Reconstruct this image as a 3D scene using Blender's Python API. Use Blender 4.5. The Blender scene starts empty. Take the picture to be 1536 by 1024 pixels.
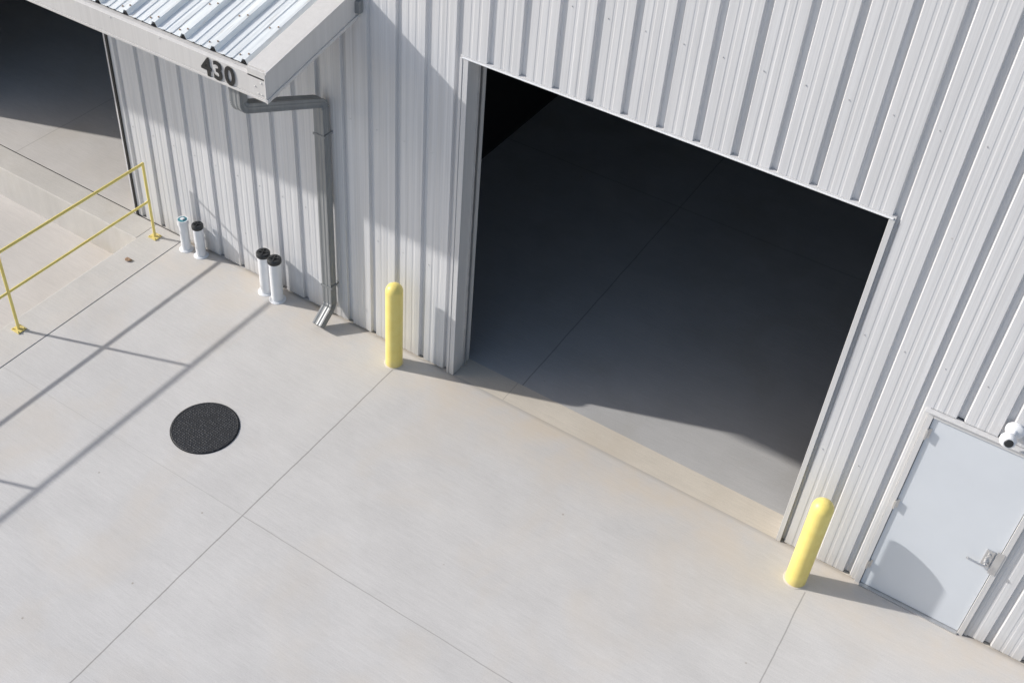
import bpy, bmesh, math, random
import numpy as np
from mathutils import Vector, Matrix
random.seed(4)
scene=bpy.context.scene
COL=scene.collection

# ---------------------------------------------------------------- materials
def newmat(name):
    m=bpy.data.materials.new(name); m.use_nodes=True
    nt=m.node_tree; b=nt.nodes['Principled BSDF']
    return m,nt,b
def N(nt,t,**k):
    n=nt.nodes.new(t)
    for a,v in k.items(): setattr(n,a,v)
    return n
def coords(nt,scale=(1,1,1)):
    mp=N(nt,'ShaderNodeMapping'); mp.inputs['Scale'].default_value=scale
    geo=N(nt,'ShaderNodeNewGeometry')
    nt.links.new(geo.outputs['Position'],mp.inputs['Vector']); return mp.outputs['Vector']
def noise(nt,scale3,scale=1.,detail=3.,rough=.55,dist=0.):
    n=N(nt,'ShaderNodeTexNoise'); nt.links.new(coords(nt,scale3),n.inputs['Vector'])
    n.inputs['Scale'].default_value=scale; n.inputs['Detail'].default_value=detail
    n.inputs['Roughness'].default_value=rough; n.inputs['Distortion'].default_value=dist
    return n.outputs['Fac']
def mrange(nt,v,a,b,c,d):
    n=N(nt,'ShaderNodeMapRange'); n.inputs[1].default_value=a;n.inputs[2].default_value=b;n.inputs[3].default_value=c;n.inputs[4].default_value=d
    nt.links.new(v,n.inputs[0]); return n.outputs[0]
def math_(nt,op,a,b=None):
    n=N(nt,'ShaderNodeMath',operation=op)
    for i,x in enumerate((a,b)):
        if x is None: continue
        if isinstance(x,(int,float)): n.inputs[i].default_value=x
        else: nt.links.new(x,n.inputs[i])
    return n.outputs[0]
def mixc(nt,fac,a,b,mode='MIX'):
    n=N(nt,'ShaderNodeMix',data_type='RGBA',blend_type=mode)
    for i,x in ((0,fac),(6,a),(7,b)):
        if isinstance(x,(int,float)): n.inputs[i].default_value=x
        elif isinstance(x,tuple): n.inputs[i].default_value=(*x,1)
        else: nt.links.new(x,n.inputs[i])
    return n.outputs[2]
def val2col(nt,v):
    n=N(nt,'ShaderNodeCombineColor')
    for i in range(3): nt.links.new(v,n.inputs[i])
    return n.outputs[0]
def bump(nt,b,h,strength,dist=.01):
    n=N(nt,'ShaderNodeBump'); n.inputs['Strength'].default_value=strength; n.inputs['Distance'].default_value=dist
    nt.links.new(h,n.inputs['Height']); nt.links.new(n.outputs[0],b.inputs['Normal'])
def simple(name,col,rough=.5,metal=0.,var=.12,vs=8.,bumpv=0.,s3=(1,1,1)):
    m,nt,b=newmat(name)
    f=noise(nt,s3,vs,3)
    mul=mrange(nt,f,.25,.75,1-var,1+var)
    c=mixc(nt,1.,tuple(col),val2col(nt,mul),'MULTIPLY')
    nt.links.new(c,b.inputs['Base Color'])
    b.inputs['Roughness'].default_value=rough; b.inputs['Metallic'].default_value=metal
    if bumpv: bump(nt,b,f,bumpv)
    return m

def concrete(name,base,tint,lines=(),stain=.5,rough=.85,streak=.035,dirt_wall=True,spec=.3):
    m,nt,b=newmat(name)
    mid=noise(nt,(1,1.3,1),1.3,5,.62)
    st=noise(nt,(2.0,45,1),1.,3,.6,.3)
    st2=noise(nt,(9,150,1),1.,1,.5)
    fine=noise(nt,(1,1,1),80.,2,.7)
    v=math_(nt,'ADD',mrange(nt,mid,.3,.7,-.06,.055),mrange(nt,st,.3,.7,-streak,streak))
    v=math_(nt,'ADD',v,mrange(nt,st2,.3,.7,-streak,streak))
    v=math_(nt,'ADD',v,mrange(nt,fine,.3,.7,-.05,.05))
    v=math_(nt,'ADD',v,1.)
    c=mixc(nt,1.,tuple(base),val2col(nt,v),'MULTIPLY')
    s=noise(nt,(1,.8,1),.9,4,.6,.4)
    sf=mrange(nt,s,.5,.78,0,stain)
    c=mixc(nt,sf,c,tuple(tint))
    geo=N(nt,'ShaderNodeNewGeometry'); sx=N(nt,'ShaderNodeSeparateXYZ'); nt.links.new(geo.outputs['Position'],sx.inputs[0])
    X,Y=sx.outputs[0],sx.outputs[1]
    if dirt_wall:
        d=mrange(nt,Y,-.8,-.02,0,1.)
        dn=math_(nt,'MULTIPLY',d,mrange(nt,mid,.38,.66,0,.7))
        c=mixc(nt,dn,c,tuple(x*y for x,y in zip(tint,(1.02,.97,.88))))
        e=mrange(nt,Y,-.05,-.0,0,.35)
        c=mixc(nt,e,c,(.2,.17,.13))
    vo=N(nt,'ShaderNodeTexVoronoi'); vo.inputs['Scale'].default_value=2.3; nt.links.new(coords(nt),vo.inputs['Vector'])
    sp=mrange(nt,vo.outputs['Distance'],.015,.03,.5,0)
    c=mixc(nt,sp,c,(.22,.17,.12))
    wob=mrange(nt,mid,.3,.7,-.006,.006)
    msum=None
    for ax,pos,w,lo,hi,dk in lines:
        A,B=(X,Y) if ax=='x' else (Y,X)
        dd=math_(nt,'ABSOLUTE',math_(nt,'SUBTRACT',math_(nt,'ADD',A,wob),pos))
        k=mrange(nt,dd,w*.4,w,dk,0)
        k=math_(nt,'MULTIPLY',k,math_(nt,'GREATER_THAN',B,lo)); k=math_(nt,'MULTIPLY',k,math_(nt,'LESS_THAN',B,hi))
        msum=k if msum is None else math_(nt,'MAXIMUM',msum,k)
    h=math_(nt,'ADD',math_(nt,'MULTIPLY',st2,.45),math_(nt,'MULTIPLY',fine,.55))
    if msum is not None:
        jv=math_(nt,'MULTIPLY',msum,mrange(nt,fine,.3,.7,.7,1.))
        c=mixc(nt,jv,c,(.13,.12,.11))
    nt.links.new(c,b.inputs['Base Color']); b.inputs['Roughness'].default_value=rough
    b.inputs['Specular IOR Level'].default_value=spec
    bump(nt,b,h,.4,.004)
    return m

TINT=(.575,.51,.43)
M_ground=concrete('concrete_slab',(.555,.545,.535),TINT,
    lines=[('x',-.57,.009,-40,-.3,.65),('x',4.1,.008,-40,-.4,.55),('y',-2.66,.006,-.57,40,.5),('y',-2.66,.005,-3.88,-.57,.22),('y',-7.2,.008,-3.88,40,.5),('x',8.7,.009,-40,0,.5)],stain=.5)
M_curb=concrete('concrete_curb',(.55,.535,.515),TINT,lines=[('y',-3.2,.007,-9,0,.4)],stain=.4,dirt_wall=False)
M_pit=concrete('concrete_pit',(.54,.515,.49),TINT,stain=.5,dirt_wall=False)
M_pitwall=concrete('concrete_retaining',(.54,.52,.49),(.44,.40,.33),stain=.7,dirt_wall=False)
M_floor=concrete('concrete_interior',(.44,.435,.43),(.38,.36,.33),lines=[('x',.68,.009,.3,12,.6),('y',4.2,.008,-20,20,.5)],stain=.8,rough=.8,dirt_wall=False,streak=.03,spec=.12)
M_thresh=concrete('concrete_threshold',(.59,.54,.465),(.51,.44,.35),lines=[('x',.62,.006,-1,1,.4)],stain=.6,dirt_wall=False)
M_floorL=concrete('concrete_interior_dock',(.54,.52,.50),(.50,.46,.40),lines=[('x',-6.9,.008,0,12,.4)],stain=.5,dirt_wall=False,spec=.12)

def wallmat(name,base,rough=.42,streak=1.):
    m,nt,b=newmat(name)
    st=noise(nt,(17,17,.22),1.,4,.65)
    st2=noise(nt,(75,75,.5),1.,2,.6)
    big=noise(nt,(.8,.8,.5),1.,2,.5)
    v=math_(nt,'ADD',mrange(nt,st,.3,.7,-.09*streak,.08*streak),mrange(nt,st2,.3,.7,-.06*streak,.06*streak))
    v=math_(nt,'ADD',v,mrange(nt,big,.3,.7,-.03,.03)); v=math_(nt,'ADD',v,1.)
    c=mixc(nt,1.,tuple(base),val2col(nt,v),'MULTIPLY')
    geo=N(nt,'ShaderNodeNewGeometry'); sx=N(nt,'ShaderNodeSeparateXYZ'); nt.links.new(geo.outputs['Position'],sx.inputs[0])
    e=math_(nt,'MULTIPLY',mrange(nt,sx.outputs[2],0,.25,.55,0),mrange(nt,st2,.35,.7,.1,1))
    c=mixc(nt,e,c,(.36,.31,.25))
    vo=N(nt,'ShaderNodeTexVoronoi'); vo.inputs['Scale'].default_value=1.7; nt.links.new(coords(nt),vo.inputs['Vector'])
    sp=mrange(nt,vo.outputs['Distance'],.014,.024,.5,0); c=mixc(nt,sp,c,(.25,.22,.2))
    nt.links.new(c,b.inputs['Base Color']); b.inputs['Roughness'].default_value=rough
    b.inputs['Specular IOR Level'].default_value=.4
    bump(nt,b,st,.12,.01)
    return m
M_wall=wallmat('painted_steel_panel',(.60,.605,.62))
M_trim=wallmat('painted_steel_trim',(.57,.57,.575),.4,.6)
M_fascia=wallmat('gutter_steel',(.57,.56,.55),.4,.5)
M_door=simple('door_paint',(.60,.635,.68),.38,var=.03,vs=2)
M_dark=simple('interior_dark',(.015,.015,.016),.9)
M_back=simple('panel_backing',(.12,.12,.125),.9)
M_spout=simple('downspout_steel',(.23,.24,.245),.45,.1,.12,5,0,(3,3,.5))
M_hw=simple('satin_hardware',(.6,.6,.6),.3,.8)
M_white=simple('white_plastic',(.72,.735,.76),.4,var=.06,vs=6)
M_black=simple('black_rubber',(.022,.024,.026),.5,var=.4,vs=30)
M_teal=simple('teal_cap',(.05,.22,.27),.4)
M_digit=simple('black_vinyl',(.012,.012,.012),.5)
M_rock=simple('rust_rock',(.30,.20,.13),.9,var=.4,vs=40)
def yellow(name):
    m,nt,b=newmat(name)
    f=noise(nt,(1,1,1),7,4); g=noise(nt,(14,14,1.2),1,3,.6)
    c=mixc(nt,mrange(nt,f,.3,.7,0,1),(.79,.64,.18),(.84,.71,.23))
    c=mixc(nt,mrange(nt,g,.55,.8,0,.35),c,(.64,.50,.17))
    geo=N(nt,'ShaderNodeNewGeometry'); sx=N(nt,'ShaderNodeSeparateXYZ'); nt.links.new(geo.outputs['Position'],sx.inputs[0])
    e=math_(nt,'MULTIPLY',mrange(nt,sx.outputs[2],0,.12,.6,0),mrange(nt,f,.3,.7,.2,1)); c=mixc(nt,e,c,(.5,.4,.24))
    nt.links.new(c,b.inputs['Base Color']); b.inputs['Roughness'].default_value=.42
    return m
M_yel=yellow('yellow_paint')
M_roof,nt,b=newmat('galvanised_roof')
f=noise(nt,(22,1.2,1),1.,4,.6); r=noise(nt,(26,1.8,1),1.3,4,.65)
c=mixc(nt,mrange(nt,f,.3,.7,0,1),(.60,.64,.67),(.82,.86,.88))
c=mixc(nt,mrange(nt,r,.6,.72,0,.6),c,(.46,.40,.34))
nt.links.new(c,b.inputs['Base Color']); b.inputs['Metallic'].default_value=.2; b.inputs['Roughness'].default_value=.38
M_iron,nt,b=newmat('cast_iron_cover')
vo=N(nt,'ShaderNodeTexVoronoi'); vo.inputs['Scale'].default_value=40; vo.inputs['Randomness'].default_value=.3; nt.links.new(coords(nt),vo.inputs['Vector'])
h=mrange(nt,vo.outputs['Distance'],.15,.5,1,0)
c=mixc(nt,h,(.013,.015,.019),(.038,.043,.053))
nt.links.new(c,b.inputs['Base Color']); b.inputs['Roughness'].default_value=.6
bump(nt,b,h,.5,.008)

# ---------------------------------------------------------------- mesh helpers
def empty(name,loc=(0,0,0)):
    e=bpy.data.objects.new(name,None); COL.objects.link(e); e.location=loc; e.empty_display_size=.2; return e
def mk(name,verts,faces,mat,parent=None,smooth=False,bevel=0.,segs=2):
    me=bpy.data.meshes.new(name); me.from_pydata([tuple(v) for v in verts],[],faces); 
    bm=bmesh.new(); bm.from_mesh(me); bmesh.ops.recalc_face_normals(bm,faces=bm.faces); bm.to_mesh(me); bm.free()
    me.materials.append(mat)
    o=bpy.data.objects.new(name,me); COL.objects.link(o)
    if smooth:
        for p in me.polygons: p.use_smooth=True
    if bevel:
        md=o.modifiers.new('b','BEVEL'); md.width=bevel; md.segments=segs; md.limit_method='ANGLE'
    if parent: o.parent=parent
    return o
def boxvf(x0,x1,y0,y1,z0,z1):
    v=[(x,y,z) for x in(x0,x1) for y in(y0,y1) for z in(z0,z1)]
    return v,[(0,1,3,2),(4,6,7,5),(0,4,5,1),(2,3,7,6),(0,2,6,4),(1,5,7,3)]
def box(name,x0,x1,y0,y1,z0,z1,mat,parent=None,bevel=.0):
    v,f=boxvf(x0,x1,y0,y1,z0,z1); return mk(name,v,f,mat,parent,bevel=bevel)
def lathe(name,prof,c,mat,parent=None,n=40,axis='z'):
    V=[];F=[]
    for r,h in prof:
        for i in range(n):
            a=2*math.pi*i/n; V.append((r*math.cos(a),r*math.sin(a),h))
    for j in range(len(prof)-1):
        for i in range(n):
            F.append((j*n+i,j*n+(i+1)%n,(j+1)*n+(i+1)%n,(j+1)*n+i))
    F.append(tuple(range(n))[::-1]); F.append(tuple((len(prof)-1)*n+i for i in range(n)))
    if axis=='y': V=[(x,-z,y) for x,y,z in V]
    V=[(x+c[0],y+c[1],z+c[2]) for x,y,z in V]
    o=mk(name,V,F,mat,parent,smooth=True)
    md=o.modifiers.new('e','EDGE_SPLIT'); md.split_angle=math.radians(40)
    return o
def tube(name,pts,r,mat,parent=None,n=14):
    V=[];F=[];pts=[Vector(p) for p in pts]
    for k,p in enumerate(pts):
        t=(pts[min(k+1,len(pts)-1)]-pts[max(k-1,0)]).normalized()
        up=Vector((1,0,0)) if abs(t.x)<.9 else Vector((0,0,1))
        a=t.cross(up).normalized(); bb=t.cross(a)
        for i in range(n):
            q=2*math.pi*i/n; V.append(p+a*r*math.cos(q)+bb*r*math.sin(q))
    for k in range(len(pts)-1):
        for i in range(n): F.append((k*n+i,k*n+(i+1)%n,(k+1)*n+(i+1)%n,(k+1)*n+i))
    F.append(tuple(range(n))); F.append(tuple((len(pts)-1)*n+i for i in range(n)))
    o=mk(name,V,F,mat,parent,smooth=True); md=o.modifiers.new('e','EDGE_SPLIT'); md.split_angle=math.radians(50)
    return o

# ---------------------------------------------------------------- ground
V=[];F=[]
def rect(x0,x1,y0,y1,z=0.):
    k=len(V); V.extend([(x0,y0,z),(x1,y0,z),(x1,y1,z),(x0,y1,z)]); F.append((k,k+1,k+2,k+3))
rect(-3.88,300,-300,0.0); rect(-300,-9.3,-300,0.0); rect(-300,-14,0,300); rect(14,300,0,300); rect(-14,14,12,300)
mk('ground',V,F,M_ground)
g=box('curb',-4.36,-3.892,-60,-.002,-.62,-.004,M_curb,bevel=.008)
box('joint_filler',-3.892,-3.88,-60,-.002,-.6,-.018,M_digit,g)
v,f=boxvf(-9.3,-4.36,-.34,-.002,-.62,-.004)
mk('dock_apron',v,f,M_pitwall,bevel=.01)
V=[];F=[]; rect(-9.3,-4.36,-60,-.34,-.5); mk('dock_pit_floor',V,F,M_pit)
box('retaining_wall',-9.5,-9.3,-60,-.002,-.62,.004,M_pitwall)

# ---------------------------------------------------------------- building
B=empty('metal_warehouse_building')
SP=.318; PH=.208; GW=.070; GD=.034
def profile(x0,x1):
    pts=[]
    k=math.floor((x0-PH)/SP)-1
    while PH+k*SP<x1+SP:
        c=PH+k*SP
        pts+=[(c-GW/2,0),(c-GW/2+.010,GD),(c+GW/2-.016,GD),(c+GW/2,0)]
        for t in (.095,.175):
            a=c+GW/2+t-.012
            pts+=[(a-.016,0),(a-.009,.0018),(a+.009,.0018),(a+.016,0)]
        k+=1
    def yat(x):
        for (a,ya),(b_,yb) in zip(pts,pts[1:]):
            if a<=x<=b_: return ya+(yb-ya)*(x-a)/(b_-a+1e-9)
        return 0
    inner=[p for p in pts if x0<p[0]<x1]
    return [(x0,yat(x0))]+inner+[(x1,yat(x1))]
def panel(name,x0,x1,z0,z1):
    p=profile(x0,x1); V=[];F=[]
    nz=max(2,int((z1-z0)/.3)+1)
    zs=[z0+(z1-z0)*i/(nz-1) for i in range(nz)]
    for z in zs:
        for x,y in p: V.append((x,y+(.0012*math.sin(x*3.1+z*1.3)+.0008*math.sin(x*9.7-z*2.9+2)),z))
    n=len(p)
    for j in range(nz-1):
        for i in range(n-1): F.append((j*n+i,j*n+i+1,(j+1)*n+i+1,(j+1)*n+i))
    return mk(name,V,F,M_wall,B)
LX=-4.69; W=3.66; H=3.81; D0=4.43; D1=5.41; DH=2.26; TOP=7.2
panel('wall_panel_left',LX+.03,-.055,.015,TOP)
panel('wall_panel_lintel',-.055,W+.03,H+.018,TOP)
panel('wall_panel_pier',W+.03,D0,.015,TOP)
panel('wall_panel_over_door',D0,D1,DH+.02,TOP)
panel('wall_panel_right',D1,14,.015,TOP)
panel('wall_panel_over_dock',-9,LX+.03,3.45,TOP)
panel('wall_panel_far_left',-14,-9,.015,TOP)
def back(n,x0,x1,z0,z1): box(n,x0,x1,.045,.285,z0,z1,M_back,B)
back('backing_left',LX+.004,-.008,0,TOP); back('backing_lintel',-.008,W+.008,H+.005,TOP); back('backing_pier',W+.008,D0,0,TOP)
back('backing_over_door',D0,D1,DH,TOP); back('backing_right',D1,14,0,TOP); back('backing_over_dock',-9,LX+.004,3.42,TOP); back('backing_far_left',-14,-9,0,TOP)
box('jamb_trim_left',-.055,-.0,-.014,.30,.004,H,M_trim,B,.003)
box('jamb_lip_left',-.085,-.058,-.018,.035,.004,H,M_trim,B,.003)
box('jamb_trim_right',W,W+.045,-.016,.30,.004,H,M_trim,B,.003)
box('header_trim',-.085,W+.045,-.008,.30,H+.001,H+.017,M_trim,B,.002)
box('header_drip_edge',-.06,W+.03,-.022,-.009,H-.002,H+.010,M_white,B,.002)
box('jamb_door_track',.001,.022,.16,.20,.004,H-.01,M_hw,B)
box('dock_jamb_trim',LX-.03,LX+.0,-.012,.30,.004,3.42,M_trim,B,.003)
box('dock_jamb_edge',LX+.0,LX+.03,-.016,.04,.004,3.42,M_digit,B)
box('dock_header_trim',-9,LX,-.012,.30,3.42,3.45,M_trim,B)
box('dock_jamb_far',-9.0,-8.96,-.012,.30,.004,3.42,M_trim,B)
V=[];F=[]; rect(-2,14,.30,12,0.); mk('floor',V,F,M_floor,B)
V=[];F=[]; rect(-14,-2,.0,12,0.); mk('dock_floor',V,F,M_floorL,B)
V=[];F=[]; rect(-2,14,.0,.30,0.0); mk('threshold',V,F,M_thresh,B)
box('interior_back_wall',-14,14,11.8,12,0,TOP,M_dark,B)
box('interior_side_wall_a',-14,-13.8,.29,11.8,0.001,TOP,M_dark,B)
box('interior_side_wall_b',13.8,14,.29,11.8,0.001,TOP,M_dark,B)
box('added_light_blocker',-2.1,-1.95,.29,11.8,0.001,TOP,M_dark,B)  # unseen wall added to keep dock-opening light out of the main bay
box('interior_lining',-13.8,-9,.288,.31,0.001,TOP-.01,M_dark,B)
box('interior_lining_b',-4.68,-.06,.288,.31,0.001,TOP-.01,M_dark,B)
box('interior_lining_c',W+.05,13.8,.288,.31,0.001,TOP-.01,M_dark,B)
mk('roof',[(-14.3,-.3,TOP),(14.3,-.3,TOP),(14.3,6,TOP+1),(-14.3,6,TOP+1),(14.3,12.3,TOP),(-14.3,12.3,TOP)],[(0,1,2,3),(3,2,4,5)],M_roof,B)
V=[];F=[]
for z in (1.35,2.7,4.6,6.1):
    k=math.floor((-4.6-PH)/SP)
    while PH+k*SP<9:
        x=PH+k*SP+GW/2+.035; k+=1
        if (0-.1<x<W+.1 and z<H+.1) or (D0-.05<x<D1+.05 and z<DH+.1) : continue
        c=len(V); r=.006
        for i in range(6): V.append((x+r*math.cos(i*1.047),-.001,z+r*math.sin(i*1.047)))
        for i in range(6): V.append((x+r*.6*math.cos(i*1.047),-.006,z+r*.6*math.sin(i*1.047)))
        for i in range(6): F.append((c+i,c+(i+1)%6,c+6+(i+1)%6,c+6+i))
        F.append(tuple(c+6+i for i in range(6)))
mk('panel_screws',V,F,M_hw,B)

# ---- canopy
CX=-1.18; CY=-1.25; ZB=3.54; ZT=3.77; SL=.232
XL=-10.
def zr(y): return ZT+.012+(y-CY)*SL
RS=.345; x=CX-.20-.04
edges=[]
while x>XL:
    edges+= [(x,0),(x-.022,.040),(x-.055,.040),(x-.077,0),(x-.16,0),(x-.167,.007),(x-.183,.007),(x-.19,0),(x-.245,0),(x-.252,.007),(x-.268,.007),(x-.275,0)]
    x-=RS
edges=[(CX-.195,0)]+edges
V=[]
for y in (CY+.055,-.001):
    for ex,h in edges: V.append((ex,y,zr(y)+h))
n=len(edges)
F=[(i,i+1,n+i+1,n+i) for i in range(n-1)]
ro=mk('canopy_roof_sheet',V,F,M_roof,B); md=ro.modifiers.new('s','SOLIDIFY'); md.thickness=.003; md.offset=-1
def slab(name,pts_yz,x0,x1,mat,bev=.003):
    n=len(pts_yz); V=[(x0,y,z) for y,z in pts_yz]+[(x1,y,z) for y,z in pts_yz]
    F=[tuple(range(n))[::-1],tuple(range(n,2*n))]+[(i,(i+1)%n,n+(i+1)%n,n+i) for i in range(n)]
    return mk(name,V,F,mat,B,bevel=bev)
slab('gutter_face',[(CY,ZB+.03),(CY,ZT-.012),(CY+.035,ZT-.002),(CY+.035,ZT-.012),(CY+.006,ZT-.02),(CY+.006,ZB+.03)],XL,CX-.002,M_fascia,.002)
slab('gutter_bottom',[(CY-.006,ZB),(CY-.006,ZB+.028),(CY+.16,ZB+.028),(CY+.16,ZB)],XL,CX-.002,M_fascia,.003)
slab('gutter_back',[(CY+.15,ZB+.029),(CY+.15,ZT-.01),(CY+.158,ZT-.01),(CY+.158,ZB+.029)],XL,CX-.03,M_fascia,.001)
box('eave_cleat',XL,CX-.19,CY+.036,CY+.075,ZT-.012,ZT+.002,M_fascia,B)
def rake(name,x0,x1,dz0,dz1,y0,y1,mat,bev=.004):
    V=[]
    for x in(x0,x1):
        for y in(y0,y1):
            for dz in(dz0,dz1): V.append((x,y,zr(y)+dz))
    F=[(0,1,3,2),(4,6,7,5),(0,4,5,1),(2,3,7,6),(0,2,6,4),(1,5,7,3)]
    return mk(name,V,F,mat,B,bevel=bev)
DZB=ZB-(ZT+.012)
rake('rake_fascia',CX-.012,CX,DZB,.022,CY-.004,-.002,M_fascia)
rake('rake_cap',CX-.20,CX-.012,.034,.044,CY+.02,-.002,M_fascia,.003)
rake('rake_cap_step',CX-.205,CX-.196,.0,.0435,CY+.02,-.002,M_fascia,.002)
rake('rake_lip',CX,CX+.012,DZB-.004,DZB+.03,CY-.008,-.002,M_fascia,.002)
rake('rake_lip_top',CX-.011,CX+.012,.024,.046,CY+.0,-.002,M_fascia,.002)
box('gutter_end_cap',CX-.2,CX-.013,CY+.0,CY+.05,ZT-.03,ZT+.05,M_fascia,B,.003)
rake('canopy_soffit',XL,CX-.02,DZB+.06,DZB+.07,CY+.16,-.002,M_back,0)
box('rake_bracket',CX-.03,CX+.05,-.06,-.003,ZB+.34,ZB+.46,M_spout,B,.008)
V=[];F=[]
for (x,z) in [(CX-.05,ZB+.06),(CX-.05,ZB+.17),(CX-.09,ZB+.06),(CX-.12,ZB+.12),(CX-1.2,ZB+.2),(CX-1.8,ZB+.2),(CX-2.4,ZB+.2)]:
    c=len(V); r=.008
    for i in range(8): V.append((x+r*math.cos(i*.785),CY-.002,z+r*math.sin(i*.785)))
    for i in range(8): V.append((x+r*.6*math.cos(i*.785),CY-.006,z+r*.6*math.sin(i*.785)))
    for i in range(8): F.append((c+i,c+(i+1)%8,c+8+(i+1)%8,c+8+i))
    F.append(tuple(c+8+i for i in range(8)))
mk('fascia_rivets',V,F,M_hw,B)
V=[];F=[]
x=CX-.24-.0385
while x>-6:
    for y in (CY+.12,-.75,-.3):
        for dx,hh in ((0,.040),(-.10,0.)):
            c=len(V); r=.009; zz=zr(y)+hh
            for i in range(8): V.append((x+dx+r*math.cos(i*.785),y+r*math.sin(i*.785),zz+.003))
            for i in range(8): V.append((x+dx+r*.5*math.cos(i*.785),y+r*.5*math.sin(i*.785),zz+.011))
            for i in range(8): F.append((c+i,c+(i+1)%8,c+8+(i+1)%8,c+8+i))
            F.append(tuple(c+8+i for i in range(8)))
    x-=RS
mk('roof_screws',V,F,M_rock,B)

# ---- house number
cu=bpy.data.curves.new('number','FONT'); cu.body='430'; cu.size=.245; cu.extrude=.0015; cu.offset=.0065; cu.space_character=1.16
cu.align_x='CENTER'; cu.align_y='CENTER'
to=bpy.data.objects.new('tmp',cu); COL.objects.link(to)
dg=bpy.context.evaluated_depsgraph_get(); dg.update()
me=bpy.data.meshes.new_from_object(to.evaluated_get(dg)); bpy.data.objects.remove(to)
me.materials.clear(); me.materials.append(M_digit)
no=bpy.data.objects.new('address_number_sign',me); COL.objects.link(no)
no.rotation_euler=(math.radians(90),0,0); no.scale=(.93,1,1); no.location=(CX-.53,CY-.0085,ZB+.108)

# ---- downspout
def fillet(P,r,n=7):
    out=[(P[0],False)]
    for i in range(1,len(P)-1):
        a,b_,c=[Vector(q) for q in P[i-1:i+2]]
        u=(a-b_).normalized(); w=(c-b_).normalized(); ang=u.angle(w); d=r/math.tan(ang/2)
        p0=b_+u*d; p1=b_+w*d
        cen=b_+(u+w).normalized()*(r/math.sin(ang/2))
        for k in range(n*2+1):
            t=k/(n*2); q=p0.lerp(p1,t); q=cen+(q-cen).normalized()*r; out.append((tuple(q),k%2==1))
    out.append((P[-1],False)); return out
DS=empty('downspout')
def spout(name,path,cx,hw,hd,r):
    fl=fillet([(0,)+tuple(p) for p in path],r); V=[];F=[]
    sec=[]
    def side(a,b_,nrm):
        for i in range(7):
            t=i/7; q=(a[0]+(b_[0]-a[0])*t,a[1]+(b_[1]-a[1])*t); ind=.004 if i in(2,3,5) else 0
            sec.append((q[0]-nrm[0]*ind,q[1]-nrm[1]*ind))
    side((-hw,-hd),(hw,-hd),(0,-1)); side((hw,-hd),(hw,hd),(1,0)); side((hw,hd),(-hw,hd),(0,1)); side((-hw,hd),(-hw,-hd),(-1,0))
    m=len(sec); pts=[Vector(p[0]) for p in fl]
    for k,(p,fl_) in enumerate(fl):
        p=Vector(p); t=(pts[min(k+1,len(pts)-1)]-pts[max(k-1,0)]).normalized()
        nr=Vector((1,0,0)).cross(t); s=.93 if fl_ else 1.0
        for a,b_ in sec: V.append(Vector((cx,0,0))+p+Vector((1,0,0))*a*s+nr*b_*s)
    for k in range(len(fl)-1):
        for i in range(m): F.append((k*m+i,k*m+(i+1)%m,(k+1)*m+(i+1)%m,(k+1)*m+i))
    base=(len(fl)-1)*m; F.append(tuple(base+i for i in range(m))); F.append(tuple(range(m)))
    o=mk(name,V,F,M_spout,DS)
    t=(pts[-1]-pts[-2]).normalized(); nr=Vector((1,0,0)).cross(t); c=Vector((cx,0,0))+pts[-1]+t*.003; VV=[c+Vector((1,0,0))*a*.86+nr*b_*.84 for a,b_ in sec]
    mk('outlet_painted_shade',VV,[tuple(range(m))],M_black,DS)  # black face painted in for the shade inside the open outlet
    return o
DX=-1.60
spout('pipe',[(-1.16,ZB-.002),(-1.16,3.30),(-.085,2.83),(-.085,.22),(-.30,.06)],DX,.060,.047,.09)
for z in (2.45,.5):
    box('strap',DX-.075,DX+.075,-.137,-.132,z,z+.025,M_spout,DS,.001)
    for s in(-1,1): box('strap_side',DX+s*.064-.003,DX+s*.064+.003,-.131,-.001,z,z+.025,M_spout,DS)

# ---- personnel door
DO=empty('personnel_door')
F0=.045
box('frame_left',D0,D0+F0,-.03,.2,.0,DH,M_trim,DO,.003)
box('frame_right',D1-F0,D1,-.03,.2,.0,DH,M_trim,DO,.003)
box('frame_top',D0+F0+.001,D1-F0-.001,-.03,.2,DH-F0,DH,M_trim,DO,.003)
box('drip_cap',D0-.03,D1+.03,-.05,.01,DH+.002,DH+.014,M_trim,DO,.002)
box('leaf',D0+F0+.004,D1-F0-.004,-.012,.035,.018,DH-F0-.004,M_door,DO,.002)
box('frame_rebate',D0+F0,D1-F0,.037,.06,.0,DH-F0,M_digit,DO)
box('threshold',D0+F0,D1-F0,-.05,.036,.0005,.014,M_hw,DO,.002)
for z in (.25,1.1,1.98):
    lathe('hinge',[(.011,0),(.011,.11)],(D0+F0+.002,-.036,z),M_hw,DO,12)
    box('hinge_leaf',D0+F0+.004,D0+F0+.03,-.0155,-.0125,z,z+.11,M_hw,DO)
HX=D1-F0-.075
box('escutcheon',HX-.035,HX+.035,-.028,-.0125,.93,1.13,M_hw,DO,.006)
lathe('lever_hub',[(.024,0),(.024,.03),(.014,.034),(.014,.05)],(HX,-.028,.99),M_hw,DO,20,'y')
tube('lever',[(HX,-.078,.99),(HX-.03,-.082,.99),(HX-.13,-.080,.992),(HX-.145,-.072,.992)],.011,M_hw,DO)
lathe('lock_cylinder',[(.017,0),(.017,.010),(.012,.012)],(HX,-.028,1.08),M_hw,DO,20,'y')
box('latch_guard',D1-F0-.03,D1-F0+.03,-.034,-.0305,.88,1.16,M_hw,DO,.002)
box('panel_side_trim',D0-.035,D0-.002,-.008,.03,.004,DH+.0,M_trim,DO,.002)
box('panel_side_trim',D1+.002,D1+.035,-.008,.03,.004,DH+.0,M_trim,DO,.002)

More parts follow.
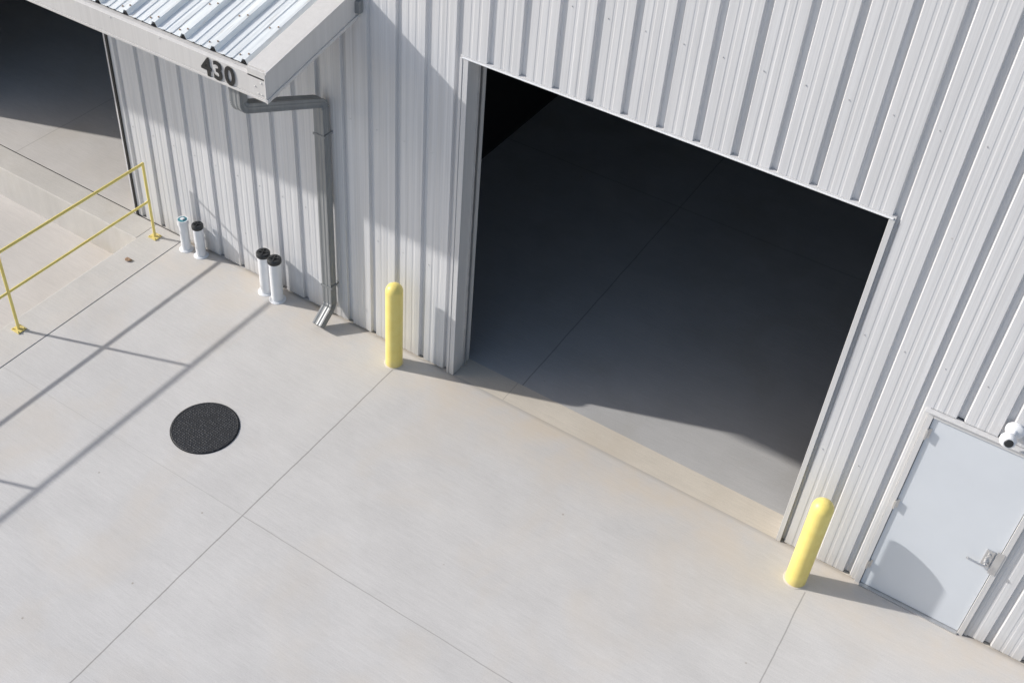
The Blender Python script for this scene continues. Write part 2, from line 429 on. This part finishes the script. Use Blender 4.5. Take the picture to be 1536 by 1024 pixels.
# ---- wall camera (dome style head on a round base)
S=empty('security_camera')
sx_,sz_=5.03,2.42
lathe('base_plate',[(.070,0),(.070,.022),(.052,.036)],(sx_,-.002,sz_),M_white,S,28,'y')
tube('arm',[(sx_,-.03,sz_),(sx_-.005,-.075,sz_),(sx_-.01,-.09,sz_-.01)],.026,M_white,S)
prof=[(.002,-.062)]+[(.062*math.sin(a),-.062*math.cos(a)) for a in [math.pi*i/14 for i in range(1,11)]]+[(.040,.050)]
parts=[lathe('ball_head',prof,(0,0,0),M_white,S,28),
       lathe('lens',[(.034,.051),(.030,.056),(.002,.058)],(0,0,0),M_black,S,24)]
for q in parts:
    q.rotation_euler=(math.radians(75),0,math.radians(15)); q.location=(sx_-.02,-.125,sz_-.02)

# ---------------------------------------------------------------- bollards
def bollard(x,y,h,r=.092):
    e=empty('bollard',(x,y,0))
    prof=[(r,.0),(r,h-r*.95)]
    for i in range(1,11):
        a=math.pi/2*i/10; prof.append((max(r*math.cos(a),.002),h-r*.95+r*.95*math.sin(a)))
    lathe('sleeve',prof,(0,0,.004),M_yel,e,48)
    lathe('grout_ring',[(r+.016,0),(r+.010,.006),(r-.01,.008)],(0,0,.001),M_thresh,e,40)
bollard(-.62,-.225,1.11); bollard(3.975,-.32,1.11,.096)

Mh=empty('manhole_cover',(-1.6,-2.07,0))
lathe('lid',[(.335,0.002),(.335,.010),(.330,.013),(.322,.013),(.320,.0105),(.0,.0105)],(0,0,.0),M_iron,Mh,72)
lathe('frame_ring',[(.343,0.001),(.343,.004),(.337,.004)],(0,0,0),M_black,Mh,72)

def pipe(x,y,h,r,cap):
    e=empty('vent_pipe',(x,y,0))
    lathe('riser',[(r,0),(r,h*.5),(r,h-.03)],(0,0,.001),M_white,e,32)
    lathe('base_collar',[(r+.03,0),(r+.022,.008),(r+.004,.012)],(0,0,.002),M_white,e,32)
    R=r+.007
    if cap=='teal':
        lathe('hub',[(R+.003,h-.07),(R+.003,h),(R-.008,h),(R-.008,h-.012)],(0,0,0),M_white,e,32)
        lathe('cap',[(R-.01,h-.02),(R-.01,h-.001),(.03,h+.001)],(0,0,0),M_teal,e,32)
        box('cap_lug',-.02,.02,-.02,.02,h-.006,h+.014,M_white,e,.003)
    else:
        prof=[(R,h-.055),(R+.004,h-.05),(R+.004,h-.01),(R-.004,h)]
        lathe('cap_skirt',prof+[(R*.55,h+.002),(R*.5,h-.004),(.01,h-.004)],(0,0,0),M_black,e,32)
        for k in range(2):
            b_=box('cap_rib',-R*.8,R*.8,-.006,.006,h-.002,h+.008,M_black,e); b_.rotation_euler[2]=k*math.pi/2+.4
pipe(-3.74,-.13,.44,.056,'teal'); pipe(-3.52,-.115,.46,.058,'b')
pipe(-2.48,-.15,.58,.068,'b'); pipe(-2.29,-.18,.60,.068,'b')

# ---------------------------------------------------------------- railing
Rl=empty('yellow_railing')
rx=-4.20; ys=[-.19,-2.19,-4.2,-6.2]; HT=1.06
tube('top_rail',[(rx,ys[-1],HT),(rx,ys[0],HT)],.017,M_yel,Rl)
tube('mid_rail',[(rx,ys[-1],HT*.50),(rx,ys[0],HT*.50)],.015,M_yel,Rl)
for y in ys:
    tube('post',[(rx,y,0),(rx,y,HT)],.017,M_yel,Rl)
    lathe('elbow',[(.002,-.0185),(.013,-.014),(.0182,0),(.013,.014),(.002,.0185)],(rx,y,HT),M_yel,Rl,16)
    box('base_plate',rx-.06,rx+.06,y-.055,y+.055,-.003,.009,M_yel,Rl,.002)
    for dx in(-.045,.045):
        for dy in (-.04,.04): lathe('anchor_bolt',[(.008,0),(.008,.012),(.005,.016)],(rx+dx,y+dy,.009),M_yel,Rl,8)
bm=bmesh.new(); bmesh.ops.create_icosphere(bm,subdivisions=2,radius=.034)
for v in bm.verts: v.co*=random.uniform(.6,1.2); v.co.z*=.35; v.co.x*=1.4
me=bpy.data.meshes.new('rock'); bm.to_mesh(me); bm.free(); me.materials.append(M_rock)
o=bpy.data.objects.new('rock',me); COL.objects.link(o); o.location=(-4.13,-.68,.008)

# ---------------------------------------------------------------- light
MS=.355; EL=math.radians(28.0)
h=Vector((1,MS,0)).normalized(); d=Vector((h.x*math.cos(EL),h.y*math.cos(EL),-math.sin(EL)))
L=bpy.data.lights.new('sun','SUN'); L.energy=4.3; L.angle=math.radians(1.0); L.color=(1,.965,.92)
lo=bpy.data.objects.new('sun',L); COL.objects.link(lo); lo.rotation_euler=d.to_track_quat('-Z','Y').to_euler(); lo.location=(-20,-10,20)
w=bpy.data.worlds.new('World'); scene.world=w; w.use_nodes=True; nt=w.node_tree
sky=nt.nodes.new('ShaderNodeTexSky'); sky.sky_type='NISHITA'; sky.sun_disc=False; sky.sun_elevation=EL; sky.sun_rotation=math.atan2(-h.x,-h.y)%(2*math.pi)
sky.dust_density=2.0; sky.air_density=1.0; sky.ozone_density=.9
bg=nt.nodes['Background']; bg.inputs[1].default_value=.15; nt.links.new(sky.outputs[0],bg.inputs[0])
scene.view_settings.view_transform='Standard'; scene.view_settings.look='None'; scene.view_settings.exposure=0

# ---------------------------------------------------------------- camera
R=np.array([[0.83835, 0.54258, 0.05265], [-0.38121, 0.51447, 0.76811], [0.38968, -0.66402, 0.63814]])
U,Sg,Vt=np.linalg.svd(R); R=U@Vt
cd=bpy.data.cameras.new('camera'); co=bpy.data.objects.new('camera',cd); COL.objects.link(co)
m4=Matrix([list(R.T[i])+[0] for i in range(3)]+[[0,0,0,1]]); m4.translation=Vector((4.5101,-7.2013,8.644)); co.matrix_world=m4
cd.sensor_width=36; cd.lens=1696.2/1536*36; cd.shift_x=(768-726.7)/1536; cd.shift_y=(390.9-512)/1536; cd.clip_end=1000; cd.clip_start=.05
scene.camera=co
